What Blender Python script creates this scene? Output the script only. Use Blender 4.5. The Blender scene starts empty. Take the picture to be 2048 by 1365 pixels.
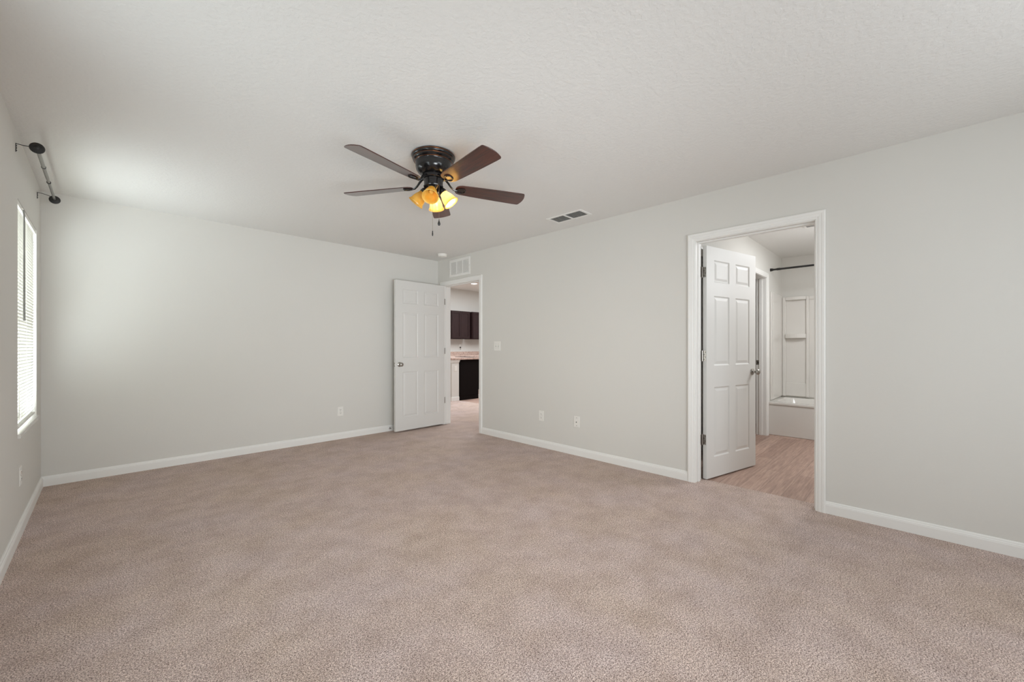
import bpy, math, random
from mathutils import Vector, Matrix
random.seed(7)
PI = math.pi
C = bpy.context.scene.collection
SC = bpy.context.scene

# ------------------------------------------------------------------ camera
YAW = math.radians(45.09)
cam_d = bpy.data.cameras.new('camera')
cam = bpy.data.objects.new('camera', cam_d); C.objects.link(cam)
cam.location = (0, 0, 1.160)
cam.rotation_euler = (PI/2, 0, -YAW)
cam_d.sensor_width = 36.0
cam_d.lens = 36.0*812.2/2048
cam_d.shift_y = (692.93-682.5)/2048
cam_d.clip_start = 0.02
SC.camera = cam

# ------------------------------------------------------------------ view, world, lights
SC.view_settings.view_transform = 'Standard'
SC.view_settings.look = 'None'
SC.view_settings.gamma = 1.0
SC.view_settings.exposure = 0.22
SC.view_settings.use_curve_mapping = False
SC.cycles.use_denoising = True
SC.cycles.max_bounces = 14
SC.cycles.diffuse_bounces = 8
SC.cycles.sample_clamp_indirect = 6.0
world = bpy.data.worlds.new('daylight'); SC.world = world
world.use_nodes = True
bg = world.node_tree.nodes['Background']
bg.inputs[0].default_value = (0.80, 0.90, 1.0, 1); bg.inputs[1].default_value = 1.0

def area(name, loc, rot, sx, sy, power, col=(1, 1, 1), spread=PI):
    d = bpy.data.lights.new(name, 'AREA'); d.shape = 'RECTANGLE'
    d.size = sx; d.size_y = sy; d.energy = power; d.color = col; d.spread = spread
    o = bpy.data.objects.new(name, d); C.objects.link(o)
    o.location = loc; o.rotation_euler = rot
    return o
# far window daylight; the near and front window lamps are unseen fill, added for brightness
DAY = (0.90, 0.955, 1.0)
area('daylight_far_window', (-0.56, 4.33, 1.36), (0, -PI/2, 0), 1.5, 1.0, 43, DAY)
area('near_window_fill', (-0.50, 1.75, 1.33), (0, -PI/2, 0), 1.42, 0.92, 14, DAY)
area('front_window_fill', (1.75, -1.47, 1.33), (PI/2, 0, 0), 1.75, 1.42, 29, DAY)
# fill panel added unseen behind the camera to even out the room
area('behind_camera_fill', (0.50, -0.95, 0.75), (math.radians(97), 0, math.radians(-22)), 1.3, 0.9, 19, (.905, .96, 1), math.radians(80))
# one panel for the kitchen downlights; both bathroom lamps are unseen fill, added
area('kitchen_lamps', (6.4, 6.5, 2.70), (0, 0, 0), 2.6, 2.6, 122, (.90, .955, 1))
area('bathroom_ceiling_fill', (5.35, 0.30, 2.41), (0, 0, 0), 0.6, 0.5, 20, (.94, .97, 1))
area('bathroom_wall_fill', (5.2, -0.10, 1.95), (PI/2, 0, 0), 0.8, 0.2, 7, (.96, .97, 1))  # added wall panel that lifts the bathroom ceiling

# ------------------------------------------------------------------ materials
def srgb(r, g, b):
    f = lambda c: c/12.92 if c <= .04045 else ((c+.055)/1.055)**2.4
    return (f(r/255), f(g/255), f(b/255), 1)

class Mat:
    def __init__(s, name):
        s.m = bpy.data.materials.new(name); s.m.use_nodes = True
        s.nt = s.m.node_tree; s.n = s.nt.nodes; s.l = s.nt.links
        s.b = s.n['Principled BSDF']; s.out = s.n['Material Output']
        s.tc = s.n.new('ShaderNodeTexCoord')
    def set(s, **k):
        for a, v in k.items(): s.b.inputs[a.replace('_', ' ')].default_value = v
        return s
    def node(s, t, ins=None, **props):
        x = s.n.new(t)
        for a, v in props.items(): setattr(x, a, v)
        for a, v in (ins or {}).items():
            if hasattr(v, 'links'): s.l.new(v, x.inputs[a])
            else: x.inputs[a].default_value = v
        return x
    def mapped(s, sc=(1, 1, 1), src='Object'):
        return s.node('ShaderNodeMapping', {'Vector': s.tc.outputs[src], 'Scale': sc}).outputs[0]
    def noise(s, scale, detail=3, rough=.5, vec=None, sc=(1, 1, 1)):
        return s.node('ShaderNodeTexNoise', {'Vector': vec or s.mapped(sc), 'Scale': scale, 'Detail': detail, 'Roughness': rough}).outputs[0]
    def ramp(s, fac, stops):
        r = s.node('ShaderNodeValToRGB', {'Fac': fac}); e = r.color_ramp.elements
        while len(e) < len(stops): e.new(.5)
        for i, (p, c) in enumerate(stops): e[i].position = p; e[i].color = c
        return r.outputs[0]
    def mix(s, fac, a, b, blend='MIX'):
        x = s.node('ShaderNodeMix', data_type='RGBA', blend_type=blend)
        for i, v in ((0, fac), (6, a), (7, b)):
            if hasattr(v, 'links'): s.l.new(v, x.inputs[i])
            else: x.inputs[i].default_value = v
        return x.outputs[2]
    def bump(s, h, strength, dist):
        b = s.node('ShaderNodeBump', {'Height': h, 'Strength': strength, 'Distance': dist})
        s.l.new(b.outputs[0], s.b.inputs['Normal']); return s
    def col(s, c):
        if hasattr(c, 'links'): s.l.new(c, s.b.inputs['Base Color'])
        else: s.b.inputs['Base Color'].default_value = c
        return s

def paint(name, c, rough=.85, bscale=90, bstr=.12, bdist=.002, detail=3):
    m = Mat(name).set(Roughness=rough)
    n = m.noise(bscale, detail, .55)
    v = m.noise(1.3, 2, .5)
    m.col(m.mix(v, (c[0]*.985, c[1]*.985, c[2]*.98, 1), (min(1, c[0]*1.015), min(1, c[1]*1.015), min(1, c[2]*1.015), 1)))
    m.bump(n, bstr, bdist)
    return m.m

WALL = paint('wall_paint', srgb(214, 212, 207), .8, 75, .16, .002)
CEIL = paint('ceiling_paint', srgb(238, 236, 232), .92, 75, .16, .002)
TRIM = paint('trim_paint', srgb(233, 232, 229), .42, 30, .0, .001)
DOORP = paint('door_paint', srgb(216, 215, 212), .45, 140, .03, .001)
PLASTIC = paint('white_plastic', srgb(232, 230, 225), .35, 30, .01, .001)

def knockdown():
    m = Mat('knockdown_ceiling').set(Roughness=.9)
    c = srgb(224, 223, 220)
    m.col(c)
    a = m.noise(46, 4, .55)
    r = m.ramp(a, [(.42, (0, 0, 0, 1)), (.58, (1, 1, 1, 1))])
    b = m.noise(95, 2, .5)
    h = m.mix(.35, r, b)
    m.bump(h, .36, .003)
    return m.m
KNOCK = knockdown()

def carpet():
    m = Mat('carpet').set(Roughness=1.0)
    m.b.inputs['Specular IOR Level'].default_value = .05
    m.b.inputs['Sheen Weight'].default_value = .15
    vec = m.mapped()
    warp = m.node('ShaderNodeTexNoise', {'Vector': vec, 'Scale': 60, 'Detail': 2}).outputs['Color']
    w2 = m.node('ShaderNodeVectorMath', {0: warp, 1: (.006, .006, .006)}, operation='MULTIPLY').outputs[0]
    v2 = m.node('ShaderNodeVectorMath', {0: vec, 1: w2}, operation='ADD').outputs[0]
    tuft = m.node('ShaderNodeTexVoronoi', {'Vector': v2, 'Scale': 175}, feature='F1')
    n1 = m.noise(235, 3, .7, vec)
    n2 = m.noise(120, 3, .6, vec)
    patch = m.noise(1.7, 4, .6, m.mapped((1, 1, 1)))
    patch2 = m.noise(5.5, 3, .6, vec)
    dark, mid, light = srgb(112, 92, 86), srgb(208, 192, 184), srgb(236, 225, 220)
    c = m.ramp(n1, [(.37, dark), (.47, mid), (.60, light)])
    c2 = m.ramp(n2, [(.36, srgb(176, 164, 158)), (.55, srgb(240, 235, 233))])
    c = m.mix(.7, c, c2, 'MULTIPLY')
    sep = m.ramp(tuft.outputs['Distance'], [(.42, (1, 1, 1, 1)), (.72, (.30, .24, .21, 1))])
    c = m.mix(.38, c, sep, 'MULTIPLY')
    n3 = m.noise(240, 2, .6, m.mapped((1.07, .96, 1)))
    c = m.mix(.85, c, m.ramp(n3, [(.37, (.16, .12, .11, 1)), (.45, (1, 1, 1, 1))]), 'MULTIPLY')
    tint = m.ramp(patch, [(.36, (.97, .93, .86, 1)), (.50, (.99, .955, .93, 1)), (.64, (.985, .965, .985, 1))])
    c = m.mix(.9, c, tint, 'MULTIPLY')
    sh = m.ramp(patch2, [(.33, (.82, .79, .76, 1)), (.62, (1.03, 1.03, 1.03, 1))])
    c = m.mix(.8, c, sh, 'MULTIPLY')
    c = m.mix(1.0, c, (1.34, 1.34, 1.34, 1), 'MULTIPLY')
    m.col(c)
    h = m.mix(.7, m.ramp(tuft.outputs['Distance'], [(0, (1, 1, 1, 1)), (.8, (0, 0, 0, 1))]), n1)
    m.bump(h, .9, .006)
    return m.m
CARPET = carpet()

def planks(name, c1, c2):
    m = Mat(name).set(Roughness=.5)
    br = m.node('ShaderNodeTexBrick', {'Vector': m.mapped((1, 1, 1)), 'Scale': 1.0, 'Mortar Size': .0012, 'Brick Width': 1.22, 'Row Height': .15,
        'Color1': c1, 'Color2': c2, 'Mortar': (.17, .12, .095, 1)})
    br.offset = .37
    g = m.noise(3.0, 6, .65, sc=(1, 14, 1))
    g2 = m.noise(9.0, 5, .7, sc=(.6, 16, 1))
    c = m.mix(.75, br.outputs[0], m.ramp(g, [(.3, (.58, .52, .49, 1)), (.66, (1.15, 1.12, 1.1, 1))]), 'MULTIPLY')
    c = m.mix(.5, c, m.ramp(g2, [(.35, (.60, .56, .54, 1)), (.6, (1.12, 1.12, 1.12, 1))]), 'MULTIPLY')
    m.col(c); m.bump(g2, .08, .001)
    return m.m
PLANK = planks('wood_plank_floor', srgb(190, 163, 149), srgb(166, 139, 126))

def metal(name, c, rough=.3, bumpy=0):
    m = Mat(name).set(Roughness=rough, Metallic=1.0)
    n = m.noise(40, 3)
    m.col(m.mix(n, (c[0]*.9, c[1]*.9, c[2]*.9, 1), c))
    return m.m
NICKEL = metal('brushed_nickel', srgb(176, 172, 166), .28)
CHROME = metal('chrome', srgb(205, 205, 205), .15)
PEWTER = metal('grey_rod_metal', srgb(150, 147, 142), .42)
def simple(name, c, rough=.5, spec=.5, nscale=25, var=.12):
    m = Mat(name).set(Roughness=rough); m.b.inputs['Specular IOR Level'].default_value = spec
    n = m.noise(nscale, 3)
    m.col(m.mix(n, (c[0]*(1-var), c[1]*(1-var), c[2]*(1-var), 1), (c[0]*(1+var), c[1]*(1+var), c[2]*(1+var), 1)))
    return m.m
BLACK = simple('black_metal', (.016, .015, .014, 1), .38)
BRONZE = simple('oiled_bronze', (.007, .0065, .007, 1), .2, .6)
COPPER = metal('rubbed_copper_edge', srgb(176, 104, 58), .35)
SLOT = simple('dark_slot', (.03, .028, .026, 1), .7)
SHADOWY = simple('vent_shade', (.17, .167, .16, 1), .8)  # shade inside the register and exhaust slots, put into the colour
GELCOAT = paint('gelcoat_white', srgb(222, 219, 214), .16, 20, .01, .001)
def blade_wood():
    m = Mat('mahogany_blade').set(Roughness=.3); m.b.inputs['Specular IOR Level'].default_value = .5
    n = m.noise(5, 6, .7, sc=(1.2, 18, 18))
    m.col(m.ramp(n, [(.3, srgb(32, 12, 9)), (.5, srgb(60, 24, 16)), (.7, srgb(86, 38, 26))]))
    m.b.inputs['Coat Weight'].default_value = .9
    m.b.inputs['Coat Roughness'].default_value = .22
    m.bump(n, .1, .0006)
    return m.m
BLADE = blade_wood()
def espresso():
    m = Mat('espresso_cabinet').set(Roughness=.55); m.b.inputs['Specular IOR Level'].default_value = .25
    n = m.noise(4, 5, .65, sc=(14, 14, 1))
    m.col(m.ramp(n, [(.3, srgb(32, 18, 18)), (.7, srgb(48, 29, 29))]))
    return m.m
ESPRESSO = espresso()
BASEDARK = simple('dark_base_panel', srgb(17, 11, 10), .7, .1)
def granite():
    m = Mat('speckled_granite').set(Roughness=.3)
    n = m.noise(55, 4, .8)
    v = m.node('ShaderNodeTexVoronoi', {'Vector': m.mapped(), 'Scale': 70}).outputs['Color']
    c = m.ramp(n, [(.36, srgb(96, 70, 60)), (.47, srgb(186, 158, 145)), (.56, srgb(214, 192, 180)), (.66, srgb(140, 108, 96))])
    m.col(c)
    return m.m
GRANITE = granite()
def amber():
    m = Mat('amber_alabaster_glass')
    m.n.remove(m.b)
    n = m.noise(22, 4, .65)
    c = m.ramp(n, [(.3, srgb(236, 178, 48)), (.55, srgb(246, 202, 84)), (.75, srgb(250, 222, 130))])
    d = m.node('ShaderNodeBsdfDiffuse', {'Color': c}).outputs[0]
    ct = m.ramp(n, [(.3, srgb(255, 232, 172)), (.7, srgb(255, 243, 212))])
    t = m.node('ShaderNodeBsdfTranslucent', {'Color': ct}).outputs[0]
    g = m.node('ShaderNodeBsdfGlossy', {'Color': (1, 1, 1, 1), 'Roughness': .25}).outputs[0]
    a = m.node('ShaderNodeMixShader', {0: .55, 1: d, 2: t}).outputs[0]
    b = m.node('ShaderNodeMixShader', {0: .05, 1: a, 2: g}).outputs[0]
    m.l.new(b, m.out.inputs[0]); return m.m
AMBER = amber()
def slat_mat():
    m = Mat('blind_slat_vinyl'); m.n.remove(m.b)
    n = m.noise(3, 2)
    c = m.mix(n, srgb(208, 206, 197), srgb(216, 214, 206))
    d = m.node('ShaderNodeBsdfDiffuse', {'Color': c}).outputs[0]
    t = m.node('ShaderNodeBsdfTranslucent', {'Color': c}).outputs[0]
    a = m.node('ShaderNodeMixShader', {0: .11, 1: d, 2: t}).outputs[0]
    m.l.new(a, m.out.inputs[0]); return m.m
SLAT = slat_mat()
def pane_mat():
    m = Mat('window_glass'); m.n.remove(m.b)
    n = m.noise(2, 1)
    t = m.node('ShaderNodeBsdfTransparent', {'Color': (.96, .98, .97, 1)}).outputs[0]
    g = m.node('ShaderNodeBsdfGlossy', {'Color': (1, 1, 1, 1), 'Roughness': .02}).outputs[0]
    a = m.node('ShaderNodeMixShader', {0: .06, 1: t, 2: g}).outputs[0]
    m.l.new(a, m.out.inputs[0]); return m.m
PANE = pane_mat()
def wand_mat():
    m = Mat('clear_wand').set(Roughness=.15); m.b.inputs['Transmission Weight'].default_value = .25
    m.col(m.mix(m.noise(30), srgb(120, 118, 114), srgb(150, 148, 144))); return m.m
WAND = wand_mat()
def emit(name, c, s):
    m = Mat(name); m.n.remove(m.b)
    e = m.node('ShaderNodeEmission', {'Color': c, 'Strength': s}); m.l.new(e.outputs[0], m.out.inputs[0]); return m.m
LED = emit('lit_downlight', (1, .97, .92, 1), 9)
BULB = emit('lit_bulb', (1, .88, .70, 1), 380)
SHADEGREY = simple('recess_shade_grey', srgb(150, 148, 144), .5)  # shade in grille gaps and toggle slots, painted as an even grey
BULBDIM = simple('unlit_frosted_bulb', srgb(226, 182, 88), .6)

# ------------------------------------------------------------------ mesh helpers
class MB:
    def __init__(s): s.v = []; s.f = []
    def add(s, vs, fs, M=None):
        k = len(s.v)
        s.v += [tuple(M @ Vector(p)) if M is not None else tuple(p) for p in vs]
        s.f += [tuple(i+k for i in f) for f in fs]; return s
    def box(s, a, b, M=None):
        x0, y0, z0 = a; x1, y1, z1 = b
        x0, x1 = min(x0, x1), max(x0, x1); y0, y1 = min(y0, y1), max(y0, y1); z0, z1 = min(z0, z1), max(z0, z1)
        v = [(x0, y0, z0), (x1, y0, z0), (x1, y1, z0), (x0, y1, z0), (x0, y0, z1), (x1, y0, z1), (x1, y1, z1), (x0, y1, z1)]
        return s.add(v, [(0, 3, 2, 1), (4, 5, 6, 7), (0, 1, 5, 4), (1, 2, 6, 5), (2, 3, 7, 6), (3, 0, 4, 7)], M)
    def prism(s, poly, h0, h1, M=None):
        n = len(poly)
        v = [(x, y, h0) for x, y in poly] + [(x, y, h1) for x, y in poly]
        f = [tuple(range(n))[::-1], tuple(range(n, 2*n))] + [(i, (i+1) % n, n+(i+1) % n, n+i) for i in range(n)]
        return s.add(v, f, M)
    def lathe(s, prof, n=40, M=None, cap=True):
        v = []; f = []
        for r, z in prof:
            for i in range(n):
                a = 2*PI*i/n; v.append((r*math.cos(a), r*math.sin(a), z))
        for j in range(len(prof)-1):
            for i in range(n):
                k = (i+1) % n
                f.append((j*n+i, j*n+k, (j+1)*n+k, (j+1)*n+i))
        if cap:
            f.append(tuple(range(n))[::-1]); m = (len(prof)-1)*n; f.append(tuple(range(m, m+n)))
        return s.add(v, f, M)
    def tube(s, pts, r, n=10, M=None):
        P = [Vector(p) for p in pts]; rs = r if isinstance(r, (list, tuple)) else [r]*len(P)
        v = []; f = []; up = None
        for i, p in enumerate(P):
            t = (P[min(i+1, len(P)-1)] - P[max(i-1, 0)]).normalized()
            if up is None:
                up = Vector((0, 0, 1)) if abs(t.z) < .9 else Vector((1, 0, 0))
            a = t.cross(up).normalized(); b = a.cross(t).normalized(); up = b
            for k in range(n):
                an = 2*PI*k/n; q = p + (a*math.cos(an) + b*math.sin(an))*rs[i]; v.append(tuple(q))
        for i in range(len(P)-1):
            for k in range(n):
                m = (k+1) % n; f.append((i*n+k, i*n+m, (i+1)*n+m, (i+1)*n+k))
        f.append(tuple(range(n))[::-1]); m = (len(P)-1)*n; f.append(tuple(range(m, m+n)))
        return s.add(v, f, M)
    def build(s, name, mat, parent=None, smooth=False, bevel=0, seg=2):
        me = bpy.data.meshes.new(name); me.from_pydata(s.v, [], s.f); me.validate(); me.update()
        import bmesh
        bm = bmesh.new(); bm.from_mesh(me); bmesh.ops.recalc_face_normals(bm, faces=bm.faces); bm.to_mesh(me); bm.free()
        o = bpy.data.objects.new(name, me); C.objects.link(o)
        for m in (mat if isinstance(mat, list) else [mat]): me.materials.append(m)
        if smooth:
            for p in me.polygons: p.use_smooth = True
            md = o.modifiers.new('edges', 'EDGE_SPLIT'); md.split_angle = math.radians(38)
        if bevel:
            b = o.modifiers.new('bevel', 'BEVEL'); b.width = bevel; b.segments = seg; b.limit_method = 'ANGLE'
        if parent is not None: o.parent = parent
        return o

def tag(o, label=None, cat=None, group=None, kind=None):
    if label: o['label'] = label
    if cat: o['category'] = cat
    if group: o['group'] = group
    if kind: o['kind'] = kind
    return o
def thing(name, label, cat, loc=(0, 0, 0), rot=(0, 0, 0), group=None):
    o = bpy.data.objects.new(name, None); C.objects.link(o)
    o.location = loc; o.rotation_euler = rot; o.empty_display_size = .1
    return tag(o, label, cat, group)
def struct(o, label, cat): return tag(o, label, cat, kind='structure')

# ------------------------------------------------------------------ room dimensions (metres)
XL, XR, YB, YF, H = -0.371, 3.545, 5.110, -1.40, 2.44
WT = 0.125
XO = XR + WT                       # far face of the right wall
HK = 2.74                          # kitchen ceiling
E0, E1, DH = 4.154, 4.970, 2.050   # entry opening
B0, B1 = 0.511, 1.331              # bathroom opening
BY, BX, BR = 1.392, 6.956, -0.13   # bathroom left wall, back wall, right wall
KY, KX = 9.0, 8.4                  # kitchen far wall, far side

def wall_y(mb, x0, x1, ya, yb, z0, z1, holes):
    """wall slab between x0,x1 running along y with holes (h0,h1,zb,zt)"""
    y = ya
    for h0, h1, zb, zt in sorted(holes):
        if h0 > y: mb.box((x0, y, z0), (x1, h0, z1))
        if zb > z0: mb.box((x0, h0, z0), (x1, h1, zb))
        if zt < z1: mb.box((x0, h0, zt), (x1, h1, z1))
        y = h1
    mb.box((x0, y, z0), (x1, yb, z1))
def wall_x(mb, y0, y1, xa, xb, z0, z1, holes):
    x = xa
    for h0, h1, zb, zt in sorted(holes):
        if h0 > x: mb.box((x, y0, z0), (h0, y1, z1))
        if zb > z0: mb.box((h0, y0, z0), (h1, y1, zb))
        if zt < z1: mb.box((h0, y0, zt), (h1, y1, z1))
        x = h1
    mb.box((x, y0, z0), (xb, y1, z1))

# floor: carpet runs through the entry door into the next room up to the planks
W1 = (3.845, 4.812, 0.622, 2.055)   # far left window (y0,y1,z0,z1)
W2 = (1.28, 2.24, 0.622, 2.055)     # near left window, unseen, added to let in fill light
W3 = (0.85, 2.65, 0.622, 2.055)     # unseen front wall window, added for fill light (x0,x1,...)
m = MB(); m.box((XL-.2, YF-.2, -.12), (XO+.02, YB+.2, 0)); m.box((XO+.02, BY+.95, -.12), (5.345, KY, 0))
struct(m.build('floor', CARPET), 'beige speckled wall-to-wall carpet of the bedroom', 'floor')
struct(MB().box((5.345, BY+.95, -.12), (KX, KY, -.006)).build('floor_kitchen', PLANK), 'brown wood plank floor of the kitchen beyond the entry door', 'floor')
struct(MB().box((XO+.02, BR-.1, -.12), (BX+.1, BY+.9, -.008)).build('floor_bathroom', PLANK), 'brown wood plank floor of the bathroom', 'floor')
struct(MB().box((XL-.2, YF-.2, H), (XR, YB+WT, H+.15)).build('ceiling', KNOCK), 'textured off-white bedroom ceiling', 'ceiling')
struct(MB().box((XO, BR-.12, H), (BX+.12, BY+.95, H+.15)).build('ceiling_bathroom', KNOCK), 'textured bathroom ceiling above the shower', 'ceiling')
struct(MB().box((XO, BY+.95, HK), (KX+.1, KY+.1, HK+.15)).build('ceiling_kitchen', CEIL), 'high white kitchen ceiling seen through the entry door', 'ceiling')

m = MB(); wall_y(m, XL-.16, XL, YF, YB, 0, H, [W1, W2])
struct(m.build('wall_left', WALL), 'pale grey left wall with the blind-covered window', 'wall')
m = MB(); m.box((XL-.16, YB, 0), (XR, YB+WT, H))
struct(m.build('wall_back', WALL), 'pale grey far wall of the bedroom behind the open entry door', 'wall')
m = MB(); wall_y(m, XR, XO, YF, KY, 0, H, [(B0-.02, B1+.02, 0, DH+.02), (E0-.02, E1+.02, 0, DH+.02)]); m.box((XR, BY, H), (XO, KY, HK))
struct(m.build('wall_right', WALL), 'pale grey right wall with the entry and bathroom doorways', 'wall')
m = MB(); wall_x(m, YF-.16, YF, XL-.16, XO, 0, H, [W3])
struct(m.build('wall_front', WALL), 'pale grey wall behind the camera', 'wall')
# bathroom shell
CL1, CL2 = (3.80, 4.41), (5.35, 6.11)
m = MB(); wall_x(m, BY, BY+.115, XO, BX+.12, -.01, H, [(CL1[0], CL1[1], -.01, DH+.02), (CL2[0], CL2[1], -.01, DH+.02)])
struct(m.build('wall_bathroom_left', WALL), 'bathroom side wall with the closet doorways', 'wall')
struct(MB().box((BX, BR-.12, -.01), (BX+.12, BY, H)).build('wall_bathroom_back', WALL), 'bathroom wall behind the tub', 'wall')
struct(MB().box((XO, BR-.12, -.01), (BX, BR, H)).build('wall_bathroom_right', WALL), 'bathroom wall out of view on the right', 'wall')
m = MB(); m.box((XO, BY+.85, -.01), (KX+.1, BY+.95, HK))
struct(m.build('wall_closet_back', WALL), 'wall between the closets and the kitchen side room', 'wall')
struct(MB().box((4.72, BY+.115, -.01), (4.80, BY+.85, H)).build('wall_closet_divider', WALL), 'wall dividing the two closets', 'wall')
struct(MB().box((BX, BY+.115, -.01), (BX+.12, BY+.85, H)).build('wall_closet_end', WALL), 'end wall of the second closet', 'wall')
# kitchen shell
struct(MB().box((XO, KY, 0), (KX+.1, KY+.1, HK)).build('wall_kitchen_back', WALL), 'kitchen wall carrying the dark cabinets', 'wall')
struct(MB().box((KX, BY+.95, 0), (KX+.1, KY, HK)).build('wall_kitchen_right', WALL), 'kitchen wall out of view on the right', 'wall')

# ------------------------------------------------------------------ baseboards
BB = [(0, 0), (.014, 0), (.014, .058), (.0125, .062), (.0125, .066), (.009, .071), (.008, .077), (.004, .083), (0, .083)]
def baseboard(name, p0, p1, nrm, label):
    """profile swept from p0 to p1 on the floor, standing off the wall along nrm"""
    m = MB(); v = []; n = len(BB)
    for p in (p0, p1):
        for u, z in BB: v.append((p[0]+nrm[0]*u, p[1]+nrm[1]*u, z))
    f = [tuple(range(n)), tuple(range(n, 2*n))] + [(i, (i+1) % n, n+(i+1) % n, n+i) for i in range(n)]
    m.add(v, f)
    return struct(m.build(name, TRIM), label, 'baseboard')
baseboard('baseboard_left', (XL, YF), (XL, YB), (1, 0), 'white baseboard along the left wall under the window')
baseboard('baseboard_back', (XL, YB), (XR, YB), (0, -1), 'white baseboard along the far wall')
baseboard('baseboard_right', (XR, B1+.059), (XR, E0-.059), (-1, 0), 'white baseboard between the two doorways')
baseboard('baseboard_right', (XR, YF), (XR, B0-.059), (-1, 0), 'white baseboard right of the bathroom doorway')
baseboard('baseboard_front', (XL, YF), (XR, YF), (0, 1), 'white baseboard behind the camera')
baseboard('baseboard_kitchen', (XO, E1+.06), (XO, KY), (1, 0), 'white baseboard beyond the entry door')

# ------------------------------------------------------------------ door casings and jambs
CAS = [(0, 0), (0, .009), (.006, .011), (.012, .011), (.016, .014), (.026, .0155), (.034, .0155), (.037, .0175), (.050, .0185), (.057, .0155), (.057, 0)]
def casing_on_x(name, x, sx, y0, y1, zt, label, z0=0):
    m = MB(); n = len(CAS); v = []
    for k in range(4):
        for u, t in CAS:
            y = (y0-u) if k < 2 else (y1+u); z = z0 if k in (0, 3) else zt+u
            v.append((x+sx*t, y, z))
    f = [tuple(range(n)), tuple(range(3*n, 4*n))]
    for k in range(3):
        for i in range(n): f.append((k*n+i, k*n+(i+1) % n, (k+1)*n+(i+1) % n, (k+1)*n+i))
    m.add(v, f); return struct(m.build(name, TRIM), label, 'door casing')
def casing_on_y(name, yy, sy, x0, x1, zt, label, z0=0):
    m = MB(); n = len(CAS); v = []
    for k in range(4):
        for u, t in CAS:
            x = (x0-u) if k < 2 else (x1+u); z = z0 if k in (0, 3) else zt+u
            v.append((x, yy+sy*t, z))
    f = [tuple(range(n)), tuple(range(3*n, 4*n))]
    for k in range(3):
        for i in range(n): f.append((k*n+i, k*n+(i+1) % n, (k+1)*n+(i+1) % n, (k+1)*n+i))
    m.add(v, f); return struct(m.build(name, TRIM), label, 'door casing')
RV = .005  # reveal
casing_on_x('trim_1', XR, -1, E0-RV, E1+RV, DH+RV, 'white moulded casing around the entry doorway')
casing_on_x('trim_2', XR, -1, B0-RV, B1+RV, DH+RV, 'white moulded casing around the bathroom doorway')
def jamb_x(name, y0, y1, label, stop_x, z0=0):
    m = MB()
    m.box((XR, y0-.02, z0), (XO, y0, DH+.02)); m.box((XR, y1, z0), (XO, y1+.02, DH+.02)); m.box((XR, y0, DH), (XO, y1, DH+.02))
    a, b = stop_x
    m.box((a, y0, z0), (b, y0+.010, DH)); m.box((a, y1-.010, z0), (b, y1, DH)); m.box((a, y0+.010, DH-.010), (b, y1-.010, DH))
    return struct(m.build(name, TRIM, bevel=.0015), label, 'door jamb')
jamb_x('trim_3', E0, E1, 'white jamb lining the entry doorway', (XR+.042, XR+.080))
jamb_x('trim_4', B0, B1, 'white jamb lining the bathroom doorway', (XO-.080, XO-.042), -.008)
casing_on_x('trim_5', XO, 1, E0-RV, E1+RV, DH+RV, 'white casing on the far side of the entry doorway')
def closet_frame(nc, nj, x0, x1, word):
    m = MB(); m.box((x0, BY, -.008), (x0+.018, BY+.115, DH)); m.box((x1-.018, BY, -.008), (x1, BY+.115, DH)); m.box((x0, BY, DH), (x1, BY+.115, DH+.02))
    m.box((x1-.028, BY+.045, -.008), (x1-.018, BY+.080, DH)); m.box((x0+.018, BY+.045, -.008), (x0+.028, BY+.080, DH))
    struct(m.build(nj, TRIM, bevel=.0015), 'white jamb of the %s closet doorway in the bathroom' % word, 'door jamb')
    casing_on_y(nc, BY, -1, x0+.012, x1-.012, DH+RV, 'white casing around the %s closet doorway in the bathroom' % word, -.008)
closet_frame('trim_6', 'trim_7', CL2[0], CL2[1], 'far')
m = MB(); m.box((CL1[0], BY, -.008), (CL1[0]+.018, BY+.115, DH)); m.box((CL1[1]-.018, BY, -.008), (CL1[1], BY+.115, DH)); m.box((CL1[0], BY, DH), (CL1[1], BY+.115, DH+.02))
struct(m.build('trim_8', TRIM), 'white jamb of the dark closet behind the bathroom door', 'door jamb')

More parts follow.
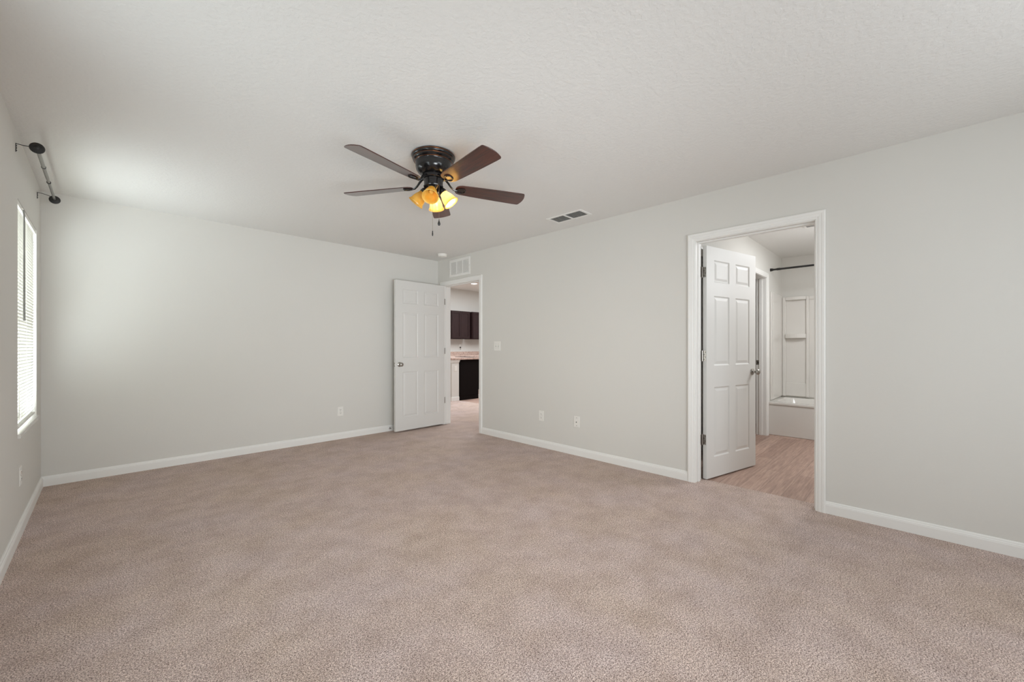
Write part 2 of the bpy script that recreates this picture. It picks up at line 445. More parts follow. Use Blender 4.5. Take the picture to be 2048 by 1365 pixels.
# ------------------------------------------------------------------ doors
def six_panel(w, h, t):
    """leaf: x 0..w (0 = hinge side), y 0..t, z 0..h"""
    m = MB(); st = .112*w/.81; mu = .102*w/.81; pw = (w-2*st-mu)/2
    xs = [0, st, st+pw, st+pw+mu, w-st, w]
    zs = [0, h-1.85, h-1.235, h-1.045, h-.43, h-.31, h-.115, h]
    for side in (0, 1):
        Y = (lambda d: d) if side == 0 else (lambda d: t-d)
        for i in range(5):
            for j in range(7):
                x0, x1, z0, z1 = xs[i], xs[i+1], zs[j], zs[j+1]
                if i in (1, 3) and j in (1, 3, 5):
                    rings = [(0, 0), (.010, .0065), (.017, .0065), (.038, .0015)]
                    v = []
                    for ins, d in rings:
                        v += [(x0+ins, Y(d), z0+ins), (x1-ins, Y(d), z0+ins), (x1-ins, Y(d), z1-ins), (x0+ins, Y(d), z1-ins)]
                    f = []
                    for k in range(len(rings)-1):
                        for q in range(4): f.append((4*k+q, 4*k+(q+1) % 4, 4*k+4+(q+1) % 4, 4*k+4+q))
                    k = 4*(len(rings)-1); f.append((k, k+1, k+2, k+3))
                    if side: f = [g[::-1] for g in f]
                    m.add(v, f)
                else:
                    f = (0, 1, 2, 3) if side == 0 else (3, 2, 1, 0)
                    m.add([(x0, Y(0), z0), (x1, Y(0), z0), (x1, Y(0), z1), (x0, Y(0), z1)], [f])
    # edges, split on the same cuts
    for x, fl in ((0, 0), (w, 1)):
        for j in range(7):
            f = (0, 1, 2, 3) if fl else (3, 2, 1, 0)
            m.add([(x, 0, zs[j]), (x, t, zs[j]), (x, t, zs[j+1]), (x, 0, zs[j+1])], [f])
    for z, fl in ((0, 0), (h, 1)):
        for i in range(5):
            f = (0, 1, 2, 3) if fl else (3, 2, 1, 0)
            m.add([(xs[i], 0, z), (xs[i+1], 0, z), (xs[i+1], t, z), (xs[i], t, z)], [f])
    return m
def build_mesh_merged(m, name, mat, parent=None):
    import bmesh
    me = bpy.data.meshes.new(name); me.from_pydata(m.v, [], m.f)
    bm = bmesh.new(); bm.from_mesh(me); bmesh.ops.remove_doubles(bm, verts=bm.verts, dist=1e-5)
    bmesh.ops.recalc_face_normals(bm, faces=bm.faces); bm.to_mesh(me); bm.free()
    o = bpy.data.objects.new(name, me); C.objects.link(o); me.materials.append(mat)
    if parent: o.parent = parent
    return o
KNOBP = [(.0, 0), (.031, 0), (.0325, .003), (.031, .007), (.022, .011), (.0125, .014), (.0105, .022), (.0115, .030), (.019, .036), (.0255, .044), (.0275, .053), (.0255, .061), (.018, .067), (.008, .0695), (0, .070)]
def door(name, label, pin, ang, w, h, t, z0, flip):
    """leaf swung about its pin; leaf runs along local +x; local y 0..t away from pin (flip mirrors)"""
    root = thing(name, label, 'door', (pin[0], pin[1], z0), (0, 0, math.radians(ang)))
    root['kind'] = 'structure'
    m = six_panel(w, h, t)
    off = .004
    s = -1 if flip else 1
    m.v = [(x+off, s*(y+off), z) for x, y, z in m.v]
    build_mesh_merged(m, 'door_leaf', DOORP, root)
    for zc in (.34, 1.07, 1.80):
        a = MB(); a.tube([(0, 0, zc-.046), (0, 0, zc+.046)], .0065, 12)
        for q in (-.0275, -.0095, .0095, .0275): a.tube([(0, 0, zc+q-.001), (0, 0, zc+q+.001)], .0071, 12)
        a.box((off-.0022, s*(.002), zc-.0445), (off-.0002, s*(off+t-.006), zc+.0445))
        hg = a.build('hinge', NICKEL, root, smooth=True)
        b = MB()
        for q in (-.03, -.01, .012, .032):
            yy = s*(off+(.012 if q in (-.03, .012) else .024))
            b.tube([(off-.0040, yy, zc+q), (off-.0018, yy, zc+q)], .0035, 8)
        b.build('hinge_screw', SLOT, hg)
    kz = .915 - z0
    for d in (1, -1):
        y = s*off if d == -1*s else s*(off+t)
        y = min(s*off, s*(off+t)) if d == -1 else max(s*off, s*(off+t))
        M = Matrix.Translation((w+off-.062, y, kz)) @ Matrix.Rotation(-d*PI/2, 4, 'X')
        MB().lathe(KNOBP, 32, M, cap=False).build('door_knob', NICKEL, root, smooth=True)
    a = MB(); a.box((w+off-.0005, s*(off+.005), kz-.028), (w+off+.0012, s*(off+t-.005), kz+.028)); a.box((w+off, s*(off+.012), kz-.009), (w+off+.009, s*(off+t-.012), kz+.009))
    a.build('latch_plate', NICKEL, root, bevel=.001)
    return root
# entry door: hinged at E1, swung about 90 degrees into the bedroom
door('door_1', 'white six-panel entry door standing open against the far wall', (XR-.007, E1-.002), 181.3, .806, 2.028, .035, .020, False)
# bathroom door: swung into the bathroom
door('door_2', 'white six-panel bathroom door standing half open over the plank floor', (XO+.016, B1-.003), -12.8, .806, 2.028, .035, .006, True)
# hinge leaves screwed to the jambs
for jn, x0_, x1_, yj, zz in (('trim_3', XR+.001, XR+.031, E1, .020), ('trim_4', XO-.031, XO-.001, B1, .006)):
    for zc in (.34, 1.07, 1.80):
        a = MB(); a.box((x0_, yj-.0022, zz+zc-.0445), (x1_, yj-.0001, zz+zc+.0445)); a.build('hinge_plate', NICKEL, bpy.data.objects[jn])

# closet strike plate on the far closet jamb
a = MB(); a.box((CL2[1]-.0195, BY+.078, .916), (CL2[1]-.018, BY+.112, .974)); sp = a.build('strike_plate', NICKEL); tag(sp, 'small metal strike plate on the closet jamb beside the bathroom door knob', 'strike plate')
MB().box((CL2[1]-.0200, BY+.088, .934), (CL2[1]-.0194, BY+.102, .956)).build('latch_hole', SLOT, sp)

# door stop on the far baseboard
ds = thing('door_stop', 'small chrome spring door stop on the far baseboard beside the entry door', 'door stop', (2.745, YB-.014, .042))
M = Matrix.Rotation(PI/2, 4, 'X')
MB().lathe([(0, 0), (.013, 0), (.013, .004), (.006, .010), (0, .011)], 20, M, cap=False).build('mount', CHROME, ds, smooth=True)
pts = [(.0055*math.cos(t*1.2), -.008-.0011*t*.75, .0055*math.sin(t*1.2)) for t in range(0, 72)]
MB().tube(pts, .0013, 6).build('spring', CHROME, ds, smooth=True)
MB().lathe([(0, .064), (.008, .064), (.0085, .070), (.007, .080), (0, .081)], 16, M, cap=False).build('rubber_tip', PLASTIC, ds, smooth=True)

# ------------------------------------------------------------------ windows
def window_unit(name, label, W, axis, wall_c, thick, out):
    """single-hung vinyl frame + pane; opening W=(a0,a1,z0,z1)"""
    root = thing(name, label, 'window'); root['kind'] = 'structure'
    a0, a1, z0, z1 = W
    def bx(m, a, b, u0, u1, zz0, zz1):
        if axis == 'y': m.box((u0, a, zz0), (u1, b, zz1))
        else: m.box((a, u0, zz0), (b, u1, zz1))
    u0 = wall_c + out*(thick-.075); u1 = wall_c + out*(thick-.010)
    f = MB()
    bx(f, a0, a0+.045, u0, u1, z0, z1); bx(f, a1-.045, a1, u0, u1, z0, z1); bx(f, a0+.045, a1-.045, u0, u1, z1-.045, z1); bx(f, a0+.045, a1-.045, u0, u1, z0, z0+.05)
    zm = (z0+z1)/2
    bx(f, a0+.045, a1-.045, u0, u1, zm-.02, zm+.025)
    f.build('window_frame', PLASTIC, root, bevel=.003)
    um = (u0+u1)/2
    g = MB(); bx(g, a0+.045, a1-.045, um-.002, um+.002, zm+.025, z1-.045); g.build('pane', PANE, root)
    g = MB(); bx(g, a0+.045, a1-.045, um-.002, um+.002, z0+.05, zm-.02); g.build('pane', PANE, root)
    s = MB(); bx(s, a0-.0, a1+.0, wall_c - out*.012, u0, z0-.024, z0+.003)
    s.build('window_sill', GELCOAT, root, bevel=.003)
    return root
window_unit('window_1', 'white window behind the blind on the left wall', W1, 'y', XL, .16, -1)
window_unit('window_added_near', 'unseen window added on the left wall beside the camera to light the room', W2, 'y', XL, .16, -1)  # unseen opening, added for its fill lamp
window_unit('window_added_front', 'unseen window added on the wall behind the camera to light the room', W3, 'x', YF, .16, -1)  # added behind the camera to hold the front fill lamp

# mini blind in the far left window
a0, a1, z0, z1 = W1
bl = thing('window_blind', 'white mini blind lowered over the left wall window', 'blind', (XL-.020, (a0+a1)/2, z0))
w = (a1-a0)/2-.010
MB().box((-.018, -w, z1-z0-.030), (.018, w, z1-z0-.002)).build('headrail', PLASTIC, bl, bevel=.002)
m = MB(); ns = 63; tilt = math.radians(52)
zt, zb = z1-z0-.042, .045
for i in range(ns):
    z = zb+(zt-zb)*i/(ns-1); v = []
    for k in range(5):
        u = (k/4-.5)*.026; c = .0022*(1-(2*k/4-1)**2)
        x = u*math.cos(tilt)+c*math.sin(tilt); zz = u*math.sin(tilt)-c*math.cos(tilt)
        v.append((x, zz))
    vs = [(x, -w+.003, z+q) for x, q in v]+[(x, w-.003, z+q) for x, q in v]
    m.add(vs, [(k, k+1, 6+k, 5+k) for k in range(4)])
so = m.build('slats', SLAT, bl, smooth=False)
MB().box((-.012, -w+.002, .022), (.012, w-.002, .036)).build('bottom_rail', PLASTIC, bl, bevel=.002)
for yy in (-w+.12, 0, w-.12):
    m = MB(); m.tube([(.0135, yy, .03), (.0135, yy, zt)], .0007, 5); m.tube([(-.0135, yy, .03), (-.0135, yy, zt)], .0007, 5)
    m.build('ladder_cord', PLASTIC, bl)
wd = MB().tube([(.026, -w+.165, zt+.012), (.030, -w+.160, zt-.02), (.031, -w+.150, .70)], [.0045, .0045, .0055], 10).build('tilt_wand', WAND, bl, smooth=True)
MB().tube([(.016, -w+.165, zt+.020), (.024, -w+.165, zt+.022), (.027, -w+.165, zt+.010)], .0022, 8).build('wand_hook', PLASTIC, wd, smooth=True)

# ------------------------------------------------------------------ curtain rod above the window
cr = thing('curtain_rod', 'short grey telescoping curtain rod with black disc ends above the window', 'curtain rod', (XL, 4.30, 2.337))
rx = .088
Mx = lambda x, y, z: Matrix.Translation((x, y, z)) @ Matrix.Rotation(PI/2, 4, 'X')
MB().tube([(rx, -.585, 0), (rx, .02, 0)], .0092, 18).build('outer_tube', PEWTER, cr, smooth=True)
MB().tube([(rx, -.02, 0), (rx, .60, 0)], .0078, 18).build('inner_tube', PEWTER, cr, smooth=True)
for yy in (-.24, .11): MB().tube([(rx, yy, 0), (rx, yy+.010, 0)], .0112, 18).build('collar', BLACK, cr, smooth=True)
for yy, d in ((-.600, -1), (.605, 1)):
    MB().lathe([(0, -.010), (.012, -.010), (.014, -.004), (.030, -.004), (.0325, 0), (.030, .005), (.012, .007), (.008, .011), (0, .012)], 36, Mx(rx, yy, 0), cap=False).build('end_disc', BLACK, cr, smooth=True)
for yy, e in ((-.536, -.582), (.542, .596)):
    m = MB()
    m.box((0, yy-.005, -.028), (.003, yy+.005, .022))
    m.tube([(.002, yy, .020), (.030, yy, .018), (.062, yy+(e-yy)*.4, .014), (rx-.004, e, .008)], .0022, 8)
    for q in (-.020, -.006, .008): m.tube([(.002, yy, q), (.006, yy, q)], .003, 8)
    m.build('bracket', BLACK, cr)

# ------------------------------------------------------------------ wall plates
def plate(name, label, cat, loc, rotz, kind, group=None, w=.072, h=.116):
    """plate facing local -y"""
    r = thing(name, label, cat, loc, (0, 0, rotz), group)
    MB().box((-w/2, -.005, -h/2), (w/2, 0, h/2)).build('cover_plate', PLASTIC, r, bevel=.002)
    if kind == 'outlet':
        for zc in (-.0205, .0205):
            m = MB(); pr = [(.0165*math.cos(t), .0140*max(-1, min(1, 1.0*math.sin(t)))) for t in [2*PI*i/24 for i in range(24)]]
            m.prism(pr, 0, .0022, Matrix.Translation((0, -.005, zc)) @ Matrix.Rotation(PI/2, 4, 'X'))
            f = m.build('socket', PLASTIC, r)
            s = MB(); s.box((-.0075, -.0078, zc-.002), (-.0052, -.0071, zc+.008)); s.box((.0052, -.0078, zc-.002), (.0075, -.0071, zc+.007)); s.tube([(0, -.0070, zc-.008), (0, -.0078, zc-.008)], .0028, 8)
            s.build('slots', SLOT, f)
        MB().tube([(0, -.0045, 0), (0, -.0064, 0)], .003, 10).build('screw', NICKEL, r)
    if kind == 'jack':
        MB().tube([(0, -.004, -.004), (0, -.014, -.004)], .0048, 12).build('coaxial_jack', BLACK, r)
        for zc in (-.042, .042): MB().tube([(0, -.0045, zc), (0, -.0064, zc)], .0032, 10).build('screw', SLOT, r)
        MB().box((-.011, -.0065, -.018), (.011, -.005, .012)).build('jack_insert', PLASTIC, r)
    if kind == 'switch':
        for xc in (-.023, .023):
            MB().box((xc-.0055, -.0056, -.012), (xc+.0055, -.0045, .012)).build('toggle_slot', SHADEGREY, r)
            m = MB(); m.add([(xc-.004, -.005, -.004), (xc+.004, -.005, -.004), (xc+.004, -.005, .007), (xc-.004, -.005, .007), (xc-.003, -.017, .006), (xc+.003, -.017, .006), (xc+.003, -.016, .012), (xc-.003, -.016, .012)], [(0, 1, 2, 3), (4, 5, 6, 7), (0, 1, 5, 4), (1, 2, 6, 5), (2, 3, 7, 6), (3, 0, 4, 7)])
            m.build('toggle', PLASTIC, r)
            for zc in (-.030, .030): MB().tube([(xc, -.0045, zc), (xc, -.0062, zc)], .003, 8).build('screw', NICKEL, r)
    if kind == 'single_switch':
        MB().box((-.016, -.0075, -.032), (.016, -.005, .032)).build('rocker', PLASTIC, r, bevel=.001)
    return r
FR = -PI/2       # faces -x (on the right wall)
plate('light_switch', 'white double toggle light switch beside the entry doorway', 'light switch', (XR, 3.797, 1.162), FR, 'switch', w=.118, h=.118)
plate('wall_outlet', 'white outlet low on the right wall between the doorways', 'outlet', (XR, 3.054, .360), FR, 'outlet')
plate('cable_jack', 'white cable jack plate with black centre, low on the right wall', 'cable jack', (XR, 2.560, .357), FR, 'jack')
plate('wall_outlet', 'white outlet low on the far wall left of the open entry door', 'outlet', (2.083, YB, .344), 0, 'outlet')
plate('wall_outlet', 'white outlet low on the left wall beneath the window', 'outlet', (XL, 3.932, .357), PI/2, 'outlet')

# ------------------------------------------------------------------ return air grille above the entry door
rg = thing('return_grille', 'white return air grille on the wall above the entry doorway', 'vent', (XR, 4.576, 2.278), (0, 0, FR))
gw, gh = .468, .245
def frame_mb(w, h, b, t, y0=0):
    m = MB()
    m.box((-w/2, y0-t, -h/2), (w/2, y0, -h/2+b)); m.box((-w/2, y0-t, h/2-b), (w/2, y0, h/2)); m.box((-w/2, y0-t, -h/2+b), (-w/2+b, y0, h/2-b)); m.box((w/2-b, y0-t, -h/2+b), (w/2, y0, h/2-b))
    return m
frame_mb(gw, gh, .032, .007).build('grille_frame', TRIM, rg, bevel=.002)
for xc in (-.068, .068): MB().box((xc-.007, -.0065, -gh/2+.032), (xc+.007, -.001, gh/2-.032)).build('mullion', TRIM, rg)
MB().box((-gw/2+.03, -.0012, -gh/2+.03), (gw/2-.03, 0, gh/2-.03)).build('shade_sheet', SHADEGREY, rg)  # flat sheet painted for the shade between the louvres
m = MB(); n = 17
for i in range(n):
    z = -gh/2+.037+(gh-.074)*i/(n-1)
    m.add([(-gw/2+.031, -.0058, z-.0058), (gw/2-.031, -.0058, z-.0058), (gw/2-.031, -.0016, z+.0052), (-gw/2+.031, -.0016, z+.0052),
           (-gw/2+.031, -.0050, z-.0060), (gw/2-.031, -.0050, z-.0060), (gw/2-.031, -.0012, z+.0046), (-gw/2+.031, -.0012, z+.0046)],
          [(0, 1, 2, 3), (7, 6, 5, 4), (0, 4, 5, 1), (2, 6, 7, 3)])
m.build('louvres', TRIM, rg)
for xc in (-gw/2+.012, gw/2-.012): MB().tube([(xc, -.0065, 0), (xc, -.0082, 0)], .0035, 8).build('screw', NICKEL, rg)

# ------------------------------------------------------------------ supply register in the ceiling
sr = thing('ceiling_register', 'white louvred air register on the ceiling near the right wall', 'vent', (3.228, 2.430, H), (PI/2, 0, 0))
# local frame: x = world x, local z = world y (after rotation), local y = -down
sr.rotation_euler = (-PI/2, 0, 0)
RW, RL = .200, .415
def sbox(m, x0, y0, x1, y1, d0, d1):  # world-like coords relative to the register: x, y, depth below the ceiling
    m.box((x0, d0, y0), (x1, d1, y1)); return m
# under rotation (-90 about x): local y -> world -z, local z -> world y
m = MB(); b = .028
sbox(m, -RW/2, -RL/2, RW/2, -RL/2+b, 0, .006); sbox(m, -RW/2, RL/2-b, RW/2, RL/2, 0, .006)
sbox(m, -RW/2, -RL/2+b, -RW/2+b, RL/2-b, 0, .006); sbox(m, RW/2-b, -RL/2+b, RW/2, RL/2-b, 0, .006)
m.build('register_frame', TRIM, sr, bevel=.002)
sbox(MB(), -RW/2+b, -RL/2+b, RW/2-b, RL/2-b, .0, .001).build('shade_sheet', SHADOWY, sr)  # sheet whose grey paints the shaded duct opening
sbox(MB(), -RW/2+b, -.010, RW/2-b, .010, .002, .008).build('mullion', TRIM, sr)
for s0, s1 in ((-RL/2+b+.003, -.012), (.012, RL/2-b-.003)):
    m = MB()
    for i in range(8):
        x = -RW/2+b+.010+i*.0178
        m.add([(x+.0055, .0015, s0), (x+.0055, .0015, s1), (x-.0055, .009, s1), (x-.0055, .009, s0), (x+.0067, .0015, s0), (x+.0067, .0015, s1), (x-.0043, .009, s1), (x-.0043, .009, s0)],
              [(0, 1, 2, 3), (7, 6, 5, 4), (3, 2, 6, 7), (0, 3, 7, 4), (1, 5, 6, 2)])
    m.build('louvres', TRIM, sr)

# ------------------------------------------------------------------ smoke detector
sd = thing('smoke_detector', 'small round white smoke detector on the ceiling near the far corner', 'smoke detector', (3.318, 4.676, H), (PI, 0, 0))
MB().lathe([(0, 0), (.066, 0), (.067, .008), (.062, .010), (.061, .026), (.054, .034), (.030, .038), (0, .038)], 40, cap=False).build('housing', PLASTIC, sd, smooth=True)
MB().lathe([(0, .038), (.010, .038), (.010, .040), (0, .040)], 16, cap=False).build('test_button', PLASTIC, sd)

# ------------------------------------------------------------------ ceiling fan
FX, FY = 1.557, 2.295
fan = thing('ceiling_fan', 'dark bronze five-blade ceiling fan with amber glass lights', 'ceiling fan', (FX, FY, H))
prof = [(.120, 0), (.138, -.001), (.1435, -.008), (.1440, -.018), (.1400, -.026), (.1340, -.029), (.1330, -.034), (.1345, -.041), (.1290, -.048), (.1220, -.052), (.1185, -.060), (.1180, -.085), (.1130, -.104), (.1010, -.120), (.0840, -.131), (.0640, -.136)]
MB().lathe(prof, 64, cap=True).build('motor_housing', BRONZE, fan, smooth=True)
def ring(r, z, t): 
    pts = [(r*math.cos(2*PI*i/64), r*math.sin(2*PI*i/64), z) for i in range(65)]
    return MB().tube(pts, t, 6)
ring(.1440, -.012, .0009).build('copper_edge', COPPER, fan, smooth=True)
ring(.1335, -.0305, .0008).build('copper_edge', COPPER, fan, smooth=True)
ring(.1235, -.0515, .0009).build('copper_edge', COPPER, fan, smooth=True)
# rotor, switch housing
m = MB(); m.lathe([(.058, -.134), (.072, -.136), (.074, -.142), (.074, -.158), (.070, -.162), (.050, -.164)], 48)
m.build('flywheel', BRONZE, fan, smooth=True)
m = MB(); m.lathe([(.040, -.162), (.063, -.164), (.064, -.170), (.062, -.176), (.062, -.206), (.066, -.210), (.064, -.216), (.050, -.224), (.036, -.232), (.030, -.246), (.016, -.256), (.008, -.262), (.006, -.270), (0.001, -.272)], 40)
m.build('switch_housing', BRONZE, fan, smooth=True)
BA0 = 193.5
def blade_outline():
    pts = []
    top = [(.150, .018), (.155, .034), (.168, .046), (.190, .053), (.26, .058), (.36, .0625), (.48, .067), (.60, .0705), (.632, .070), (.640, .066), (.6445, .058)]
    tip = [(.652, .035), (.656, .012)]
    up = top + tip
    return [(x, y) for x, y in up] + [(x, -y) for x, y in reversed(up)]
OUT = blade_outline()
for k in range(5):
    th = math.radians(BA0+72*k)
    Mr = Matrix.Rotation(th, 4, 'Z')
    Mp = Matrix.Translation((0, 0, -.2065)) @ Mr @ Matrix.Rotation(math.radians(-12), 4, 'X')
    b = MB().prism(OUT, -.003, .003).build('blade', BLADE, fan, bevel=.0015)
    b.matrix_local = Mp
    # blade iron: curved arm and open leaf-shaped bracket below the blade
    m = MB()
    A = [Vector((.066, 0, -.150)), Vector((.084, 0, -.156)), Vector((.100, 0, -.172)), Vector((.118, 0, -.196)), Vector((.138, 0, -.2125)), Vector((.162, 0, -.2145))]
    for sgn in (-1, 1):
        m.tube([Mr @ (p+Vector((0, sgn*.0075*(1-i/7), 0))) for i, p in enumerate(A)], [.0052, .0052, .0048, .0046, .0046, .0042], 8)
    lp = []
    for i in range(33):
        t = 2*PI*i/32; rr = .186+.032*math.cos(t); ww = .027*math.sin(t)*(1+.25*math.cos(t))
        q = Matrix.Rotation(math.radians(-12), 4, 'X') @ Vector((rr, ww, -.0065)) + Vector((0, 0, -.2065))
        lp.append(Mr @ q)
    m.tube(lp, .0036, 8)
    ar = m.build('blade_arm', BRONZE, fan, smooth=True)
    m = MB()
    for x, y in ((.166, 0), (.192, .016), (.192, -.016), (.214, 0)):
        q0 = Mr @ (Matrix.Rotation(math.radians(-12), 4, 'X') @ Vector((x, y, -.003)) + Vector((0, 0, -.2065)))
        q1 = Mr @ (Matrix.Rotation(math.radians(-12), 4, 'X') @ Vector((x, y, -.0065)) + Vector((0, 0, -.2065)))
        m.tube([q0, q1], .0045, 10)
    m.build('arm_screws', BRONZE, ar)
    pl = [(x*.62+.071, y*.62) for x, y in [(.150, 0), (.165, .022), (.20, .030), (.235, .018), (.245, 0), (.235, -.018), (.20, -.030), (.165, -.022)]]
    m = MB().prism(pl, -.0052, -.0032); m.v = [tuple(Mr @ (Matrix.Rotation(math.radians(-12), 4, 'X') @ Vector(v) + Vector((0, 0, -.2065)))) for v in m.v]
    m.build('arm_plate', BRONZE, ar)
# light kit
SH = [(.0215, 0), (.026, .004), (.0275, .012), (.031, .022), (.038, .038), (.0425, .055), (.0445, .070), (.0465, .078), (.0505, .084), (.0535, .087), (.0535, .091), (.0500, .091)]
SHI = [(.0465, .088), (.0430, .078), (.0415, .068), (.0395, .054), (.035, .038), (.028, .022), (.024, .010), (.019, .003)]
for k, (ang, lit) in enumerate(((226, 0), (316, 1), (46, 1), (136, 0))):
    th = math.radians(ang); d = Vector((math.cos(th), math.sin(th), 0))
    tiltv = math.radians(38)
    axis = (d*math.sin(tiltv) + Vector((0, 0, -1))*math.cos(tiltv)).normalized()
    neck = Vector((0, 0, -.2470)) + d*.062
    # orientation matrix: local +z -> axis
    M = Matrix.Translation(neck) @ axis.to_track_quat('Z', 'Y').to_matrix().to_4x4()
    m = MB(); m.tube([d*.040+Vector((0, 0, -.212)), d*.054+Vector((0, 0, -.214)), d*.062+Vector((0, 0, -.222)), neck+axis*-.012], .0065, 10)
    la = m.build('lamp_arm', BRONZE, fan, smooth=True)
    MB().lathe([(.010, -.022), (.020, -.020), (.0255, -.012), (.0275, .002), (.0275, .008), (.0265, .010)], 32, M).build('lamp_holder', BRONZE, la, smooth=True)
    o = MB().lathe([(r, z+.004) for r, z in SH+SHI], 40, M, cap=False).build('lamp_shade', AMBER, fan, smooth=True)
    MB().lathe([(q*(1 if lit else .72), .012+(h-.012)*(1 if lit else .55)) for q, h in [(.0, .012), (.010, .013), (.012, .022), (.018, .036), (.0215, .050), (.019, .063), (.010, .070), (0, .072)]], 24, M, cap=False).build('light_bulb', BULB if lit else BULBDIM, la, smooth=True)
# pull chains
def chain(name, p, z0, z1, fob, mat):
    m = MB(); n = int((z0-z1)/.0042)
    m.tube([(p[0], p[1], z0), (p[0], p[1], z1)], .0008, 6)
    for i in range(n): m.lathe([(.0002, -.0012), (.0013, 0), (.0002, .0012)], 6, Matrix.Translation((p[0], p[1], z0-(z0-z1)*i/n)), cap=False)
    c = m.build(name, metal('chain_metal', srgb(170, 160, 140), .35), fan)
    MB().lathe([(r, z+z1) for r, z in fob], 20, Matrix.Translation((p[0], p[1], 0)), cap=False).build('fob', mat, c, smooth=True)
Fv = Vector((math.sin(YAW), math.cos(YAW), 0)); Rv = Vector((math.cos(YAW), -math.sin(YAW), 0))
p1 = Rv*-.004 - Fv*.012; p2 = Rv*.045 - Fv*.045
chain('pull_chain', p1, -.268, -.508, [(0, 0), (.0022, -.001), (.0035, -.006), (.0030, -.012), (.0042, -.016), (.0045, -.030), (.0020, -.036), (0, -.0365)], BLACK)
chain('pull_chain', p2, -.195, -.440, [(0, 0), (.0018, -.002), (.0025, -.010), (.0060, -.020), (.0092, -.030), (.0085, -.038), (.0045, -.044), (0, -.045)], BLACK)

# ------------------------------------------------------------------ bathroom
TX0, TZ = 6.200, .432
tb = thing('bathtub', 'glossy white bathtub with a flat apron at the back of the bathroom', 'bathtub', (0, 0, -.008))
TY0, TY1 = BR+.003, BY-.003
TXB = BX-.003
MB().box((TX0+.012, TY0, 0), (TX0+.05, TY1, TZ-.02)).build('apron', GELCOAT, tb, bevel=.006)
def rrect(x0, x1, y0, y1, r, n=6):
    pts = []
    for cx, cy, a in ((x1-r, y1-r, 0), (x0+r, y1-r, 90), (x0+r, y0+r, 180), (x1-r, y0+r, 270)):
        for i in range(n+1):
            t = math.radians(a+90*i/n); pts.append((cx+r*math.cos(t), cy+r*math.sin(t)))
    return pts
rings = [(rrect(TX0+.004, TXB, TY0, TY1, .012), TZ-.030), (rrect(TX0, TXB, TY0, TY1, .014), TZ-.008), (rrect(TX0+.006, TXB, TY0, TY1, .02), TZ+.004),
         (rrect(TX0+.075, TXB-.05, TY0+.06, TY1-.05, .13), TZ+.002), (rrect(TX0+.095, TXB-.065, TY0+.08, TY1-.065, .13), TZ-.015),
         (rrect(TX0+.16, TXB-.12, TY0+.16, TY1-.14, .12), .10), (rrect(TX0+.22, TXB-.18, TY0+.24, TY1-.22, .08), .085)]
m = MB(); n = len(rings[0][0]); v = []; f = []
for pts, z in rings: v += [(x, y, z) for x, y in pts]
for j in range(len(rings)-1):
    for i in range(n): f.append((j*n+i, j*n+(i+1) % n, (j+1)*n+(i+1) % n, (j+1)*n+i))
f.append(tuple(range((len(rings)-1)*n, len(rings)*n)))
m.add(v, f); m.build('basin', GELCOAT, tb, smooth=True)
# three-wall shower surround
ss = thing('shower_surround', 'glossy white moulded shower wall surround with shelves above the tub', 'shower surround')
ST = 1.862
m = MB()
m.box((BX-.014, BR+.003, TZ+.012), (BX-.002, BY-.003, ST))
m.build('back_panel', GELCOAT, ss, bevel=.003)
m = MB(); m.box((6.285, BY-.014, TZ+.012), (BX-.014, BY-.002, ST+.03)); m.box((6.285, BY-.024, TZ+.012), (6.305, BY-.014, ST+.03)); m.box((6.365, BY-.022, TZ+.012), (6.378, BY-.014, ST+.03))
m.build('side_panel', GELCOAT, ss, bevel=.003)
for y0_, y1_ in ((1.338, 1.376), (1.062, 1.096), (.10, .13), (.40, .43)):
    MB().box((BX-.040, y0_, TZ+.012), (BX-.014, y1_, ST)).build('column', GELCOAT, ss, bevel=.006, seg=3)
def shelf(y0_, y1_, zt_, dep, th_, nm):
    m = MB(); n = 10; top = []
    for i in range(n+1):
        t = i/n; y = y0_+(y1_-y0_)*t; x = BX-.014-dep*(.55+.45*math.sin(PI*t)); top.append((x, y))
    poly = [(BX-.014, y1_), (BX-.014, y0_)] + top
    m.prism(poly, zt_-th_, zt_); m.build(nm, GELCOAT, ss, bevel=.003)
shelf(1.096, 1.338, ST, .055, .045, 'shelf')
shelf(1.096, 1.338, 1.335, .085, .060, 'shelf')
shelf(.13, .40, ST, .055, .045, 'shelf')
m = MB(); m.prism([(BX-.014, 1.338), (BX-.014, 1.096), (BX-.030, 1.096), (BX-.030, 1.338)], TZ+.02, .635); m.build('lower_panel', GELCOAT, ss, bevel=.004)
m = MB(); m.box((BX-.026, BR+.01, ST-.045), (BX-.014, 1.062, ST)); m.build('top_flange', GELCOAT, ss, bevel=.003)
# shower rod
sh = thing('shower_rod', 'black shower curtain rod spanning above the tub', 'shower rod', (6.300, 0, 2.182))
MB().tube([(0, BR+.004, 0), (0, BY-.02, 0)], .0125, 18).build('rod', BLACK, sh, smooth=True)
for ya, yb in ((BY-.001, BY-.035), (BR+.001, BR+.03)):
    MB().tube([(0, ya, 0), (0, (ya+yb)/2, 0), (0, yb, 0)], [.021, .019, .016], 20).build('end_cap', BLACK, sh, smooth=True)
MB().tube([(0, BY-.075, 0), (0, BY-.115, 0)], .0155, 20).build('collar', BLACK, sh, smooth=True)
# exhaust fan in the bathroom ceiling
ef = thing('exhaust_fan', 'white slotted exhaust fan cover on the bathroom ceiling', 'vent', (5.205, .745, H))
MB().box((-.13, -.11, -.012), (.13, .11, 0)).build('cover', PLASTIC, ef, bevel=.005)
m = MB()
for i in range(9): m.box((-.10+.022*i, -.085, -.0135), (-.09+.022*i, .085, -.0118))
m.build('slots', SHADOWY, ef)
